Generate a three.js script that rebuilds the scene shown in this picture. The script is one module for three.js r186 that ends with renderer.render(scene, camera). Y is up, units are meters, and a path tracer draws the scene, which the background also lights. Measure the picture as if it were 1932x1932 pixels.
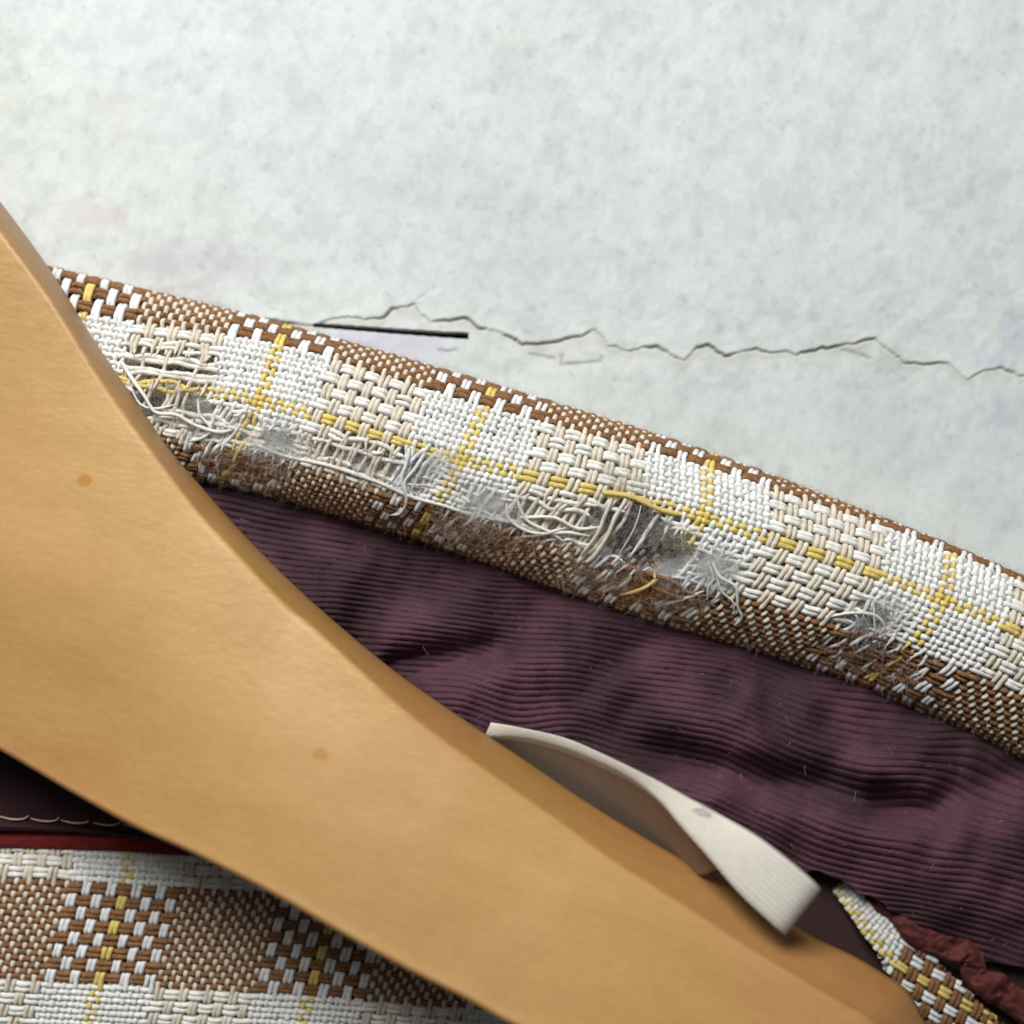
import * as THREE from 'three';
import { mergeGeometries } from 'three/addons/utils/BufferGeometryUtils.js';
import { RectAreaLightUniformsLib } from 'three/addons/lights/RectAreaLightUniformsLib.js';

// ---------------------------------------------------------------- camera, light, exposure
const scene = new THREE.Scene();
const HGT = 0.22, HALF = 0.085;                                   // camera height and half width of the table in view, metres
const camera = new THREE.PerspectiveCamera(2 * Math.atan(HALF / HGT) * 180 / Math.PI, 1, 0.01, 5);
camera.position.set(0, HGT, 0);
camera.up.set(0, 0, -1);
camera.lookAt(0, 0, 0);
camera.focus = HGT - 0.0125;
camera.userData.fStop = 5.5;

scene.background = new THREE.Color(0x000000);
RectAreaLightUniformsLib.init();
function areaLight(name, color, intensity, w, h, pos, aim) {
  const l = new THREE.RectAreaLight(color, intensity, w, h);
  l.name = name; l.position.set(...pos); l.lookAt(...aim); scene.add(l);
  return l;
}
areaLight('window_light', new THREE.Color(1.0, 0.995, 0.98), 20.5, 0.24, 0.24, [-0.13, 0.40, -0.37], [-0.02, 0, -0.02]);
areaLight('ceiling_fill', new THREE.Color(0.96, 0.98, 1.0), 0.18, 1.3, 1.1, [0.0, 1.0, -0.1], [0, 0, 0]);  // unseen broad fill, added to stand for light bounced off the ceiling

const renderer = new THREE.WebGLRenderer({ antialias: true });
renderer.toneMapping = THREE.LinearToneMapping;
renderer.toneMappingExposure = 1.0;
renderer.shadowMap.enabled = true;
renderer.setSize(1024, 1024);

// ---------------------------------------------------------------- helpers
function rng(seed) { let a = seed >>> 0; return () => { a = (a + 0x6D2B79F5) | 0; let t = Math.imul(a ^ (a >>> 15), 1 | a); t = (t + Math.imul(t ^ (t >>> 7), 61 | t)) ^ t; return ((t ^ (t >>> 14)) >>> 0) / 4294967296; }; }
const hash2 = (x, y, s = 0) => { let h = Math.imul(x | 0, 374761393) ^ Math.imul(y | 0, 668265263) ^ Math.imul(s | 0, 974634777); h = Math.imul(h ^ (h >>> 13), 1274126177); h ^= h >>> 16; h = Math.imul(h, 2246822519); return ((h ^ (h >>> 15)) >>> 0) / 4294967296; };
function vnoise(x, y, s = 0) {                                   // value noise, 0..1
  const ix = Math.floor(x), iy = Math.floor(y); let fx = x - ix, fy = y - iy;
  fx = fx * fx * (3 - 2 * fx); fy = fy * fy * (3 - 2 * fy);
  const a = hash2(ix, iy, s), b = hash2(ix + 1, iy, s), c = hash2(ix, iy + 1, s), d = hash2(ix + 1, iy + 1, s);
  return a + (b - a) * fx + (c - a) * fy + (a - b - c + d) * fx * fy;
}
const fbm = (x, y, s, n = 4) => { let v = 0, a = 0.5, t = 0; for (let i = 0; i < n; i++) { v += a * vnoise(x, y, s + i * 7); t += a; a *= 0.5; x = x * 2.03 + 3.1; y = y * 2.03 + 1.7; } return v / t; };
const clamp = (x, a = 0, b = 1) => Math.min(b, Math.max(a, x));
const sstep = (a, b, x) => { const t = clamp((x - a) / (b - a)); return t * t * (3 - 2 * t); };
const lerp = (a, b, t) => a + (b - a) * t;
const hex = (h) => { const c = new THREE.Color(h); return [c.r, c.g, c.b]; };
// a point of the layout plan (a 1932 x 1932 survey of the table) lifted to height y in millimetres
const at = (px, py, y) => { const s = (HALF / HGT) * (HGT - y / 1000) / 966; return [(px - 966) * s, y / 1000, (py - 966) * s]; };
const V = (a) => new THREE.Vector3(a[0], a[1], a[2]);

// cubic Hermite through keys x with vector values f (arrays)
function spline(x, f) {
  const n = x.length, dim = f[0].length, m = f.map((_, i) => { const o = []; const a = Math.max(0, i - 1), b = Math.min(n - 1, i + 1); for (let k = 0; k < dim; k++) o.push((f[b][k] - f[a][k]) / (x[b] - x[a])); return o; });
  return (t) => {
    let i = 0; while (i < n - 2 && t > x[i + 1]) i++;
    const h = x[i + 1] - x[i], s = (t - x[i]) / h, out = [];
    if (s < 0) { for (let k = 0; k < dim; k++) out.push(f[i][k] + m[i][k] * (t - x[i])); return out; }
    if (s > 1) { for (let k = 0; k < dim; k++) out.push(f[i + 1][k] + m[i + 1][k] * (t - x[i + 1])); return out; }
    const s2 = s * s, s3 = s2 * s, a = 2 * s3 - 3 * s2 + 1, b = s3 - 2 * s2 + s, c = -2 * s3 + 3 * s2, d = s3 - s2;
    for (let k = 0; k < dim; k++) out.push(a * f[i][k] + b * h * m[i][k] + c * f[i + 1][k] + d * h * m[i + 1][k]);
    return out;
  };
}
// a curved cloth surface from a table of plan points: us x vs -> [px, py, height mm]
function clothSurface(us, vs, table) {
  const cols = table.map((row) => spline(vs, row));
  const raw = (u, v) => spline4(us, cols, u, v);
  const cache = new Map();
  function spline4(us, cols, u, v) {
    let i = 0; while (i < us.length - 2 && u > us[i + 1]) i++;
    const lo = Math.max(0, i - 1), hi = Math.min(us.length - 1, i + 2);
    return spline(us.slice(lo, hi + 1), cols.slice(lo, hi + 1).map((c) => c(v)))(u);
  }
  const GU = 1, GV = 0.5;                                        // positions on a fine grid, then bicubic between
  const node = (i, j) => { const k = i * 4096 + j; let p = cache.get(k); if (!p) { p = at(...raw(i * GU, j * GV)); cache.set(k, p); } return p; };
  const cr = (p0, p1, p2, p3, t) => p1 + 0.5 * t * (p2 - p0 + t * (2 * p0 - 5 * p1 + 4 * p2 - p3 + t * (3 * (p1 - p2) + p3 - p0)));
  const pos = (u, v) => {
    const x = u / GU, y = v / GV, i = Math.floor(x), j = Math.floor(y), fx = x - i, fy = y - j, out = [];
    const N = []; for (let a = -1; a < 3; a++) { const r = []; for (let b = -1; b < 3; b++) r.push(node(i + a, j + b)); N.push(r); }
    for (let k = 0; k < 3; k++) { const q = N.map((r) => cr(r[0][k], r[1][k], r[2][k], r[3][k], fy)); out.push(cr(q[0], q[1], q[2], q[3], fx)); }
    return out;
  };
  const frame = (u, v) => {
    const p = pos(u, v), a = pos(u + 0.5, v), b = pos(u - 0.5, v), c = pos(u, v + 0.5), d = pos(u, v - 0.5);
    const du = [a[0] - b[0], a[1] - b[1], a[2] - b[2]], dv = [c[0] - d[0], c[1] - d[1], c[2] - d[2]];
    let n = [dv[1] * du[2] - dv[2] * du[1], dv[2] * du[0] - dv[0] * du[2], dv[0] * du[1] - dv[1] * du[0]];
    const l = Math.hypot(...n) || 1; n = n.map((q) => q / l);
    return { p, n, du, dv };
  };
  return { raw, pos, frame };
}
// yarn: a tube through points, flattened a little, of two twisted plies
function tube(pts, radial, opt = {}) {                           // pts: {p, n, r, c}
  const n = pts.length, R = radial, pos = new Float32Array(n * R * 3), nor = new Float32Array(n * R * 3), col = new Float32Array(n * R * 3), idx = [];
  const flat = opt.flat ?? 0.86, twist = opt.twist ?? 0, ply = opt.ply ?? 0, ph = opt.phase ?? 0, heather = opt.heather ?? 0, hs = Math.floor(ph * 1000);
  let s = 0;
  for (let i = 0; i < n; i++) {
    const a = pts[Math.max(0, i - 1)].p, b = pts[Math.min(n - 1, i + 1)].p, q = pts[i];
    let tx = b[0] - a[0], ty = b[1] - a[1], tz = b[2] - a[2]; const tl = Math.hypot(tx, ty, tz) || 1; tx /= tl; ty /= tl; tz /= tl;
    if (i) s += Math.hypot(q.p[0] - pts[i - 1].p[0], q.p[1] - pts[i - 1].p[1], q.p[2] - pts[i - 1].p[2]);
    let [nx, ny, nz] = q.n; const dt = nx * tx + ny * ty + nz * tz; nx -= dt * tx; ny -= dt * ty; nz -= dt * tz;
    const nl = Math.hypot(nx, ny, nz) || 1; nx /= nl; ny /= nl; nz /= nl;
    const bx = ty * nz - tz * ny, by = tz * nx - tx * nz, bz = tx * ny - ty * nx;
    for (let k = 0; k < R; k++) {
      const an = (k / R) * Math.PI * 2, w = 1 + ply * Math.cos(2 * an + s * twist + ph), cs = Math.cos(an), sn = Math.sin(an), r = q.r * w, o = (i * R + k) * 3;
      const ex = r * cs, ey = r * sn * flat;
      pos[o] = q.p[0] + bx * ex + nx * ey; pos[o + 1] = q.p[1] + by * ex + ny * ey; pos[o + 2] = q.p[2] + bz * ex + nz * ey;
      const dn = 2 * ply * Math.sin(2 * an + s * twist + ph), c2 = cs - dn * -sn * 0.5, s2 = sn - dn * cs * 0.5;
      let gx = bx * c2 + nx * s2, gy = by * c2 + ny * s2, gz = bz * c2 + nz * s2; const gl = Math.hypot(gx, gy, gz) || 1;
      nor[o] = gx / gl; nor[o + 1] = gy / gl; nor[o + 2] = gz / gl;
      const hv = heather ? 1 + (hash2(i, k, hs) - 0.5) * heather : 1; col[o] = q.c[0] * hv; col[o + 1] = q.c[1] * hv; col[o + 2] = q.c[2] * hv;
    }
    if (i) for (let k = 0; k < R; k++) { const k2 = (k + 1) % R, a0 = (i - 1) * R + k, a1 = (i - 1) * R + k2, b0 = i * R + k, b1 = i * R + k2; idx.push(a0, b0, a1, a1, b0, b1); }
  }
  const g = new THREE.BufferGeometry();
  g.setAttribute('position', new THREE.BufferAttribute(pos, 3)); g.setAttribute('normal', new THREE.BufferAttribute(nor, 3)); g.setAttribute('color', new THREE.BufferAttribute(col, 3)); g.setIndex(idx);
  return g;
}
function gridMesh(nu, nv, f, { color, uv, keep } = {}) {         // f(i, j) -> [x, y, z]
  const pos = new Float32Array((nu + 1) * (nv + 1) * 3), col = color && new Float32Array((nu + 1) * (nv + 1) * 3), tex = uv && new Float32Array((nu + 1) * (nv + 1) * 2), idx = [];
  for (let i = 0; i <= nu; i++) for (let j = 0; j <= nv; j++) {
    const k = i * (nv + 1) + j, p = f(i, j); pos.set(p, k * 3);
    if (color) col.set(color(i, j, p), k * 3);
    if (uv) tex.set(uv(p, i, j), k * 2);
  }
  for (let i = 0; i < nu; i++) for (let j = 0; j < nv; j++) {
    const a = i * (nv + 1) + j, b = a + 1, c = a + nv + 1, d = c + 1;
    if (keep && !keep(pos, a, b, c, d)) continue;
    idx.push(a, b, c, b, d, c);
  }
  const g = new THREE.BufferGeometry();
  g.setAttribute('position', new THREE.BufferAttribute(pos, 3));
  if (col) g.setAttribute('color', new THREE.BufferAttribute(col, 3));
  if (tex) g.setAttribute('uv', new THREE.BufferAttribute(tex, 2));
  g.setIndex(idx); g.computeVertexNormals();
  return g;
}
function mesh(name, g, m, parent = scene) { const o = new THREE.Mesh(g, m); o.name = name; o.castShadow = o.receiveShadow = true; parent.add(o); return o; }
function dataTex(w, h, f, srgb = true) {
  const d = new Uint8Array(w * h * 4);
  for (let y = 0; y < h; y++) for (let x = 0; x < w; x++) { const c = f(x, y), o = (y * w + x) * 4; d[o] = clamp(c[0], 0, 255); d[o + 1] = clamp(c[1], 0, 255); d[o + 2] = clamp(c[2], 0, 255); d[o + 3] = 255; }
  const t = new THREE.DataTexture(d, w, h, THREE.RGBAFormat); t.magFilter = t.minFilter = THREE.LinearFilter; t.wrapS = t.wrapT = THREE.MirroredRepeatWrapping;
  if (srgb) t.colorSpace = THREE.SRGBColorSpace; t.needsUpdate = true; return t;
}
const MAT = {
  yarn: new THREE.MeshStandardMaterial({ vertexColors: true, roughness: 0.92 }),
  fluff: new THREE.MeshStandardMaterial({ vertexColors: true, roughness: 1, side: THREE.DoubleSide }),
  wadding: new THREE.MeshStandardMaterial({ vertexColors: true, roughness: 1, side: THREE.DoubleSide }),
  cloth: new THREE.MeshPhysicalMaterial({ vertexColors: true, roughness: 0.85, sheen: 0.12, sheenRoughness: 0.5, sheenColor: new THREE.Color(0.5, 0.3, 0.38), side: THREE.DoubleSide }),
};

// ---------------------------------------------------------------- plaster table top with its crack
const crack = [[-400, 560], [-100, 590], [150, 575], [380, 600], [515, 605], [551, 610], [596, 614], [614, 605], [647, 598], [683, 601], [725, 599], [740, 582], [773, 578], [781, 571], [791, 590], [812, 605], [839, 605], [878, 601], [905, 620], [941, 626], [962, 636], [984, 648], [1041, 648], [1068, 640], [1098, 634], [1120, 619], [1138, 635], [1146, 651], [1188, 661], [1221, 654], [1242, 655], [1266, 670], [1290, 681], [1314, 658], [1336, 649], [1356, 667], [1369, 673], [1392, 663], [1434, 659], [1451, 665], [1481, 664], [1505, 669], [1531, 660], [1587, 653], [1651, 638], [1675, 660], [1707, 684], [1742, 688], [1790, 684], [1825, 717], [1854, 700], [1886, 694], [1921, 708], [1990, 702], [2060, 722], [2160, 700], [2300, 735], [2600, 720]];
const slot = [[590, 613], [640, 617], [740, 625], [830, 631], [884, 634]];
const chips = [[[1000, 668], [1022, 672], [1046, 677]], [[1059, 672], [1060, 688], [1098, 686], [1134, 682], [1136, 674]], [[830, 661], [845, 664], [858, 661]], [[1590, 660], [1620, 668], [1640, 676]]];
function polyDist(P, x, y, cull = 60) {                                      // distance and side (+ below) to a polyline
  let best = 1e9, side = 1, tt = 0;
  for (let i = 0; i < P.length - 1; i++) {
    const [ax, ay] = P[i], [bx, by] = P[i + 1]; if (x < Math.min(ax, bx) - cull || x > Math.max(ax, bx) + cull) continue;
    const dx = bx - ax, dy = by - ay, t = clamp(((x - ax) * dx + (y - ay) * dy) / (dx * dx + dy * dy)), ex = x - ax - t * dx, ey = y - ay - t * dy, d = Math.hypot(ex, ey);
    if (d < best) { best = d; side = dx * ey - dy * ex >= 0 ? 1 : -1; tt = (i + t) / (P.length - 1); }
  }
  return [best, side, tt];
}
const PX = HALF / 966;                                            // metres of table top per plan unit
const planOf = (x, z) => [x / PX + 966, z / PX + 966];
{
  const xs = [], zs = [];
  for (let x = -1500; x < -150; x += 50) xs.push(x); for (let x = -150; x < 2100; x += 3.6) xs.push(x); for (let x = 2100; x <= 3400; x += 50) xs.push(x);
  for (let z = -1500; z < -160; z += 50) zs.push(z); for (let z = -160; z < 540; z += 14) zs.push(z); for (let z = 540; z < 735; z += 1.8) zs.push(z); for (let z = 735; z < 1300; z += 14) zs.push(z); for (let z = 1300; z <= 3400; z += 60) zs.push(z);
  const relief = (px, py) => {
    let h = (fbm(px * 0.012, py * 0.012, 3, 3) - 0.5) * 0.0005;
    h += (fbm(px * 0.05, py * 0.05, 9, 3) - 0.5) * 0.00016;
    if (py > 500 && py < 780) {
      const wob = (vnoise(px * 0.08, py * 0.02, 5) - 0.5) * 7 + (vnoise(px * 0.3, py * 0.05, 6) - 0.5) * 4;
      const [d, side] = polyDist(crack, px, py + wob * 0.6);
      const depth = 0.00055 * (0.25 + 1.1 * sstep(0.2, 0.8, vnoise(px * 0.03, 2, 8)));
      h -= depth * Math.exp(-(d * d) / 5);
      h += side < 0 ? 0.00016 * Math.exp(-d / 14) : -0.0001 * Math.exp(-d / 26);   // the upper skin stands a little proud
      const [ds, , ts] = polyDist(slot, px, py), w = lerp(2.2, 4.6, ts);
      if (ts > 0.01 && ts < 0.995) h -= 0.0045 * (1 - sstep(w * 0.6, w * 1.25, ds));
      for (const c of chips) { const [dc] = polyDist(c, px, py); h -= 0.00022 * Math.exp(-(dc * dc) / 12); }
    }
    return h;
  };
  const g = gridMesh(xs.length - 1, zs.length - 1, (i, j) => { const px = xs[i], py = zs[j]; return [(px - 966) * PX, relief(px, py), (py - 966) * PX]; }, { uv: (p, i, j) => [(xs[i] + 100) / 2150, (zs[j] + 100) / 2150] });
  const SP = rng(31), pits = [];
  for (let i = 0; i < 1700; i++) { const r = SP() ** 2; pits.push([SP() * 2150 - 100, SP() * 1500 - 100, 5 + 13 * r, (0.2 + SP() * 0.8) * (1 - 0.3 * r), SP() * 3, 0.5 + SP() * 0.5]); }
  const N = 1536, pit = new Float32Array(N * N), k = 2150 / N;
  for (const [cx, cy, r, a, th, as] of pits) {
    const x0 = Math.floor((cx + 100 - r * 2) / k), x1 = Math.ceil((cx + 100 + r * 2) / k), y0 = Math.floor((cy + 100 - r * 2) / k), y1 = Math.ceil((cy + 100 + r * 2) / k), ct = Math.cos(th), st = Math.sin(th);
    for (let y = Math.max(0, y0); y <= Math.min(N - 1, y1); y++) for (let x = Math.max(0, x0); x <= Math.min(N - 1, x1); x++) {
      const dx = x * k - 100 - cx, dy = y * k - 100 - cy, u = (dx * ct + dy * st) / r, v = (-dx * st + dy * ct) / (r * as), d = Math.hypot(u, v) + (vnoise(dx * 0.16 + cx, dy * 0.16 + cy, 4) - 0.5) * 0.8;
      pit[y * N + x] = Math.max(pit[y * N + x], a * (1 - sstep(0.2, 1.3, d)));
    }
  }
  const stains = [[208, 190, 26, 22, [226, 216, 218]], [222, 235, 16, 34, [224, 216, 218]], [212, 410, 30, 26, [222, 214, 218]], [170, 400, 60, 40, [212, 206, 210]], [330, 490, 130, 45, [204, 200, 204]], [470, 500, 70, 40, [206, 203, 207]], [300, 560, 120, 40, [206, 202, 206]],
    [1905, 620, 22, 70, [207, 207, 222]], [1870, 680, 40, 18, [207, 207, 222]], [1895, 780, 36, 34, [204, 205, 218]], [120, 40, 24, 18, [232, 236, 220]], [20, 190, 22, 16, [222, 224, 208]], [965, 75, 26, 12, [222, 224, 210]]];
  const tex = dataTex(N, N, (x, y) => {
    const px = x * k - 100, py = y * k - 100;
    let c = [222, 228, 226];
    const b = fbm(px * 0.006, py * 0.006, 11, 3), m = fbm(px * 0.035, py * 0.035 + px * 0.006, 21, 4), f = fbm(px * 0.13, py * 0.13, 41, 2);
    const t = sstep(0.42, 0.72, m) * 8 + sstep(0.4, 0.75, b) * 6 + (f - 0.5) * 12 + pit[y * N + x] * 15;
    c = [c[0] - t * 1.02, c[1] - t * 0.97, c[2] - t];
    for (const [sx, sy, rx, ry, sc] of stains) { const d = Math.hypot((px - sx) / rx, (py - sy) / ry) + (fbm(px * 0.05, py * 0.05, 61, 3) - 0.5) * 1.1, w = 0.55 * (1 - sstep(0.3, 1.2, d)); if (w > 0) c = c.map((q, i) => lerp(q, sc[i] - t * 0.5, w)); }
    if (py > 500 && py < 780) {
      const wob = (vnoise(px * 0.08, py * 0.02, 5) - 0.5) * 7 + (vnoise(px * 0.3, py * 0.05, 6) - 0.5) * 4, [d, side] = polyDist(crack, px, py + wob * 0.6), n = vnoise(px * 0.03, 2, 8), w = 0.9 + 1.9 * n;
      const dirt = (1 - sstep(w * 0.35, w * 1.5, d)) * (0.1 + 0.5 * sstep(0.15, 0.85, n)); c = c.map((q, i) => lerp(q, [128, 124, 112][i], dirt));
      const tan = side > 0 ? (1 - sstep(4, 20, d + (fbm(px * 0.06, py * 0.06, 71, 3) - 0.5) * 26)) * 0.38 : 0; c = c.map((q, i) => lerp(q, [198, 194, 180][i], tan));
      const [ds, , ts] = polyDist(slot, px, py), ws = lerp(2.6, 5.2, ts), sl = ts > 0.004 && ts < 0.996 ? 1 - sstep(ws * 0.7, ws * 1.25, ds) : 0; c = c.map((q, i) => lerp(q, [30, 32, 31][i], sl));
      const lav = px > 600 && px < 870 && py > 628 ? (1 - sstep(34, 60, py - 628 + (fbm(px * 0.04, py * 0.04, 77, 3) - 0.5) * 40)) * sstep(600, 640, px) * (1 - sstep(820, 868, px)) : 0; c = c.map((q, i) => lerp(q, [214, 215, 227][i], lav * 0.9 * (1 - sl)));
      for (const ch of chips) { const [dc] = polyDist(ch, px, py), e = (1 - sstep(0.5, 7, dc + (vnoise(px * 0.15, py * 0.15, 88) - 0.5) * 4)) * 0.5; c = c.map((q, i) => lerp(q, [172, 167, 152][i], e)); }
    }
    return c;
  });
  const o = mesh('plaster_tabletop', g, new THREE.MeshStandardMaterial({ map: tex, roughness: 0.95, side: THREE.DoubleSide }));
  o.userData = { kind: 'structure', label: 'white mottled plaster surface with a jagged crack', category: 'tabletop' };
}

// ---------------------------------------------------------------- the jacket
const jacket = new THREE.Group(); jacket.name = 'plaid_jacket';
jacket.userData = { label: 'worn brown and cream plaid wool jacket with frayed collar and purple lining', category: 'jacket' };
scene.add(jacket);

const COL = { white: hex('#efeee7'), coolwhite: hex('#eeefef'), cream: hex('#e3d9c7'), yellow: hex('#e6cf7a'), brown: hex('#8a623f') };
const rowKind = (r) => { const m = ((r % 34) + 34) % 34; return m < 8 ? 'white' : m < 10 ? 'yellow' : m < 18 ? 'white' : 'brown'; };
const crossKind = (j) => { const m = (((j + 1) % 34) + 34) % 34; return m < 2 ? 'yellow' : m < 10 ? 'white' : m < 26 ? 'cream' : 'white'; };
const isPlain = (r, j) => (rowKind(r) === 'brown') === (crossKind(j) === 'cream');
const longOver = (r, j) => (isPlain(r, j) ? (r + j) & 1 : ((r >> 1) + ((j + 1) >> 1)) & 1) === 1;
const PITCH = 0.00104;

const fuzzPieces = [];                                            // every loose fibre of the jacket's cloth
function fibre(R, start, dir, len, c, { rad = 0.000028, curl = 1, segs = 6, n = [0, 1, 0] } = {}, list = fuzzPieces) {
  let p = start.slice(), d = dir.slice(); const pts = [{ p: p.slice(), n, r: rad, c }];
  let wx = (R() - 0.5) * curl, wy = (R() - 0.5) * curl, wz = (R() - 0.5) * curl;
  for (let i = 0; i < segs; i++) {
    d = [d[0] + wx * 0.5 + (R() - 0.5) * curl * 0.6, d[1] + wy * 0.35 + (R() - 0.5) * curl * 0.35, d[2] + wz * 0.5 + (R() - 0.5) * curl * 0.6];
    const l = Math.hypot(...d) || 1; d = d.map((q) => q / l);
    p = [p[0] + d[0] * len / segs, p[1] + d[1] * len / segs, p[2] + d[2] * len / segs];
    pts.push({ p, n, r: rad * (1 - 0.6 * (i + 1) / segs), c });
  }
  list.push(tube(pts, 3, { flat: 1 }));
}
// Wear in the cloth, in yarn counts: u along, v across. long/cross: share of the yarns of each set that survive inside.
// weave(): builds every yarn of a stretch of cloth as a mesh of its own
function weave(S, { u0, u1, r0, r1, parent, seed, wear = [], offset = 0, steps = 5, radial = 6, fuzz = 0, kindOfRow = rowKind, over = longOver, plain = isPlain, skip, tint = 1 }) {
  const R = rng(seed), jit = (c, a) => { const k = 1 + (R() - 0.5) * a; return c.map((q) => q * k * tint); };
  const inWear = (u, v) => { for (const w of wear) { const d = Math.hypot((u - w.u) / w.ru, (v - w.v) / w.rv) + (fbm(u * 0.35, v * 0.35, 90 + (w.seed | 0), 2) - 0.5) * 0.9; if (d < 1) return w; } return null; };
  const nearWear = (u, v) => { let m = 0; for (const w of wear) { const d = Math.hypot((u - w.u) / (w.ru + 2.5), (v - w.v) / (w.rv + 2)); m = Math.max(m, 1 - sstep(0.75, 1.25, d)); } return m; };
  const done = (name, runs, ply, isLong) => {
    for (const r of runs) if (r.length > 3) mesh(name, tube(r, radial, { flat: isLong ? 0.8 : 0.84, ply, twist: 2 * Math.PI / 0.0022, phase: R() * 6, heather: name === 'weft_yarn' && r[0].c[2] < 0.2 ? 0.6 : 0.16 }), MAT.yarn, parent);
  };
  const pairPull = (idx, other, along, isLong) => { // pairs of yarns lie close together where the weave is two by two
    const p = isLong ? plain(idx, other) : plain(other, idx);
    const s = isLong ? (idx & 1 ? -1 : 1) : ((idx + 1) & 1 ? -1 : 1);
    return p ? 0 : s * 0.13;
  };
  const build = (isLong, k, a0, a1) => {
    const kind = isLong ? kindOfRow(k) : crossKind(k);
    const base = kind === 'white' ? (isLong ? COL.white : COL.coolwhite) : COL[kind];
    const c0 = jit(base, 0.1), rBase = PITCH * (isLong ? (kind === 'brown' ? 0.47 : 0.455) : kind === 'cream' ? 0.405 : 0.42) * (0.94 + R() * 0.12);
    const phase = R() * 100, runs = [[]];
    for (let q = a0 * steps; q <= a1 * steps; q++) {
      const t = q / steps, m = Math.floor(t - 0.5), f = t - 0.5 - m, g = sstep(0.08, 0.92, f);
      const hgt = (o) => { const up = isLong ? over(k, o) : !over(o, k); return up ? 1 : -1; };
      const A = isLong ? 0.36 : 0.36;
      let h = lerp(hgt(m), hgt(m + 1), g) * A * PITCH, lat = lerp(pairPull(k, m, 0, isLong), pairPull(k, m + 1, 0, isLong), f);
      lat += (vnoise(t * 0.21 + phase, k * 3.7, 5) - 0.5) * 0.34;
      const u = isLong ? t : k + 0.5 + lat, v = isLong ? k + 0.5 + lat : t;
      let r = rBase * (0.86 + 0.3 * vnoise(t * 0.9 + phase, k * 1.3, 15)), dead = false, du = 0, dv = 0;
      const near = nearWear(u, v);
      if (near > 0) {
        const w = inWear(u, v), loose = near * (vnoise(t * 0.33 + phase, k * 2.1, 25) - 0.5);
        h *= 1 - 0.75 * near; h += near * 0.0002 * (vnoise(t * 0.5, phase, 3) - 0.5) * 2; r *= 1 - 0.2 * near;
        if (isLong) dv += loose * (w?.sway ?? 1.3); else du += loose * (w?.sway ?? 1.3);
        if (w) { const keep = isLong ? w.long : w.cross; if (hash2(k, w.seed | 0, isLong ? 1 : 2) > keep) dead = true; else h -= 0.00015; }
      }
      if (skip && skip(u, v)) dead = true;
      if (dead) { if (runs[runs.length - 1].length) runs.push([]); continue; }
      const F = S.frame(u + du, v + dv), shade = 0.9 + 0.2 * vnoise(t * 1.7 + phase, k, 35);
      const H = h + offset;
      runs[runs.length - 1].push({ p: [F.p[0] + F.n[0] * H, F.p[1] + F.n[1] * H, F.p[2] + F.n[2] * H], n: F.n, r, c: c0.map((x) => x * shade), u, v });
    }
    for (const run of runs) {                                     // broken ends thin out and lift
      const L = run.length; if (L < 4) continue;
      for (const end of [0, 1]) {
        const e = end ? run[L - 1] : run[0]; if (nearWear(e.u, e.v) <= 0.05) continue;
        const lift = (0.0001 + R() * 0.0005) * (e.v > 18.5 ? 0.35 : 1), sx = (R() - 0.5) * 0.0006, sz = (R() - 0.5) * 0.0006, n = Math.min(L - 1, 9);
        for (let i = 0; i < n; i++) { const q = end ? run[L - 1 - i] : run[i], w = ((n - i) / n) ** 2; q.p = [q.p[0] + q.n[0] * lift * w + sx * w, q.p[1] + q.n[1] * lift * w, q.p[2] + q.n[2] * lift * w + sz * w]; q.r *= 1 - 0.55 * w; }
        const b = end ? run[L - 3] : run[2], dir = [e.p[0] - b.p[0], e.p[1] - b.p[1], e.p[2] - b.p[2]], dl = Math.hypot(...dir) || 1;
        for (let i = 0; i < 9; i++) fibre(R, e.p, dir.map((x) => x / dl + (R() - 0.5) * 0.9), 0.0012 + R() * 0.0022, e.c, { curl: 1.7, rad: 0.000014, segs: 5 });
      }
      const nf = Math.floor(L / steps * fuzz);
      for (let i = 0; i < nf; i++) {
        const q = run[Math.floor(R() * L)], nw = nearWear(q.u, q.v); if (R() > 0.45 + nw * 0.55) continue;
        const s = (R() - 0.5) * 2; const d = [q.n[0] * 0.7 + s * 0.8, q.n[1] * 0.7, q.n[2] * 0.7 + (R() - 0.5) * 1.6];
        fibre(R, [q.p[0] + q.n[0] * q.r * 0.7, q.p[1] + q.n[1] * q.r * 0.7, q.p[2] + q.n[2] * q.r * 0.7], d, 0.0006 + R() * 0.0011 + nw * 0.001 * R(), q.c, { curl: 1.0, segs: 4, rad: 0.000014 });
      }
    }
    done(isLong ? 'weft_yarn' : 'warp_yarn', runs, kind === 'brown' ? 0.1 : 0.07, isLong);
  };
  for (let r = r0; r < r1; r++) build(true, r, u0, u1);
  for (let j = u0; j < u1; j++) build(false, j, r0, r1);
}

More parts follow.
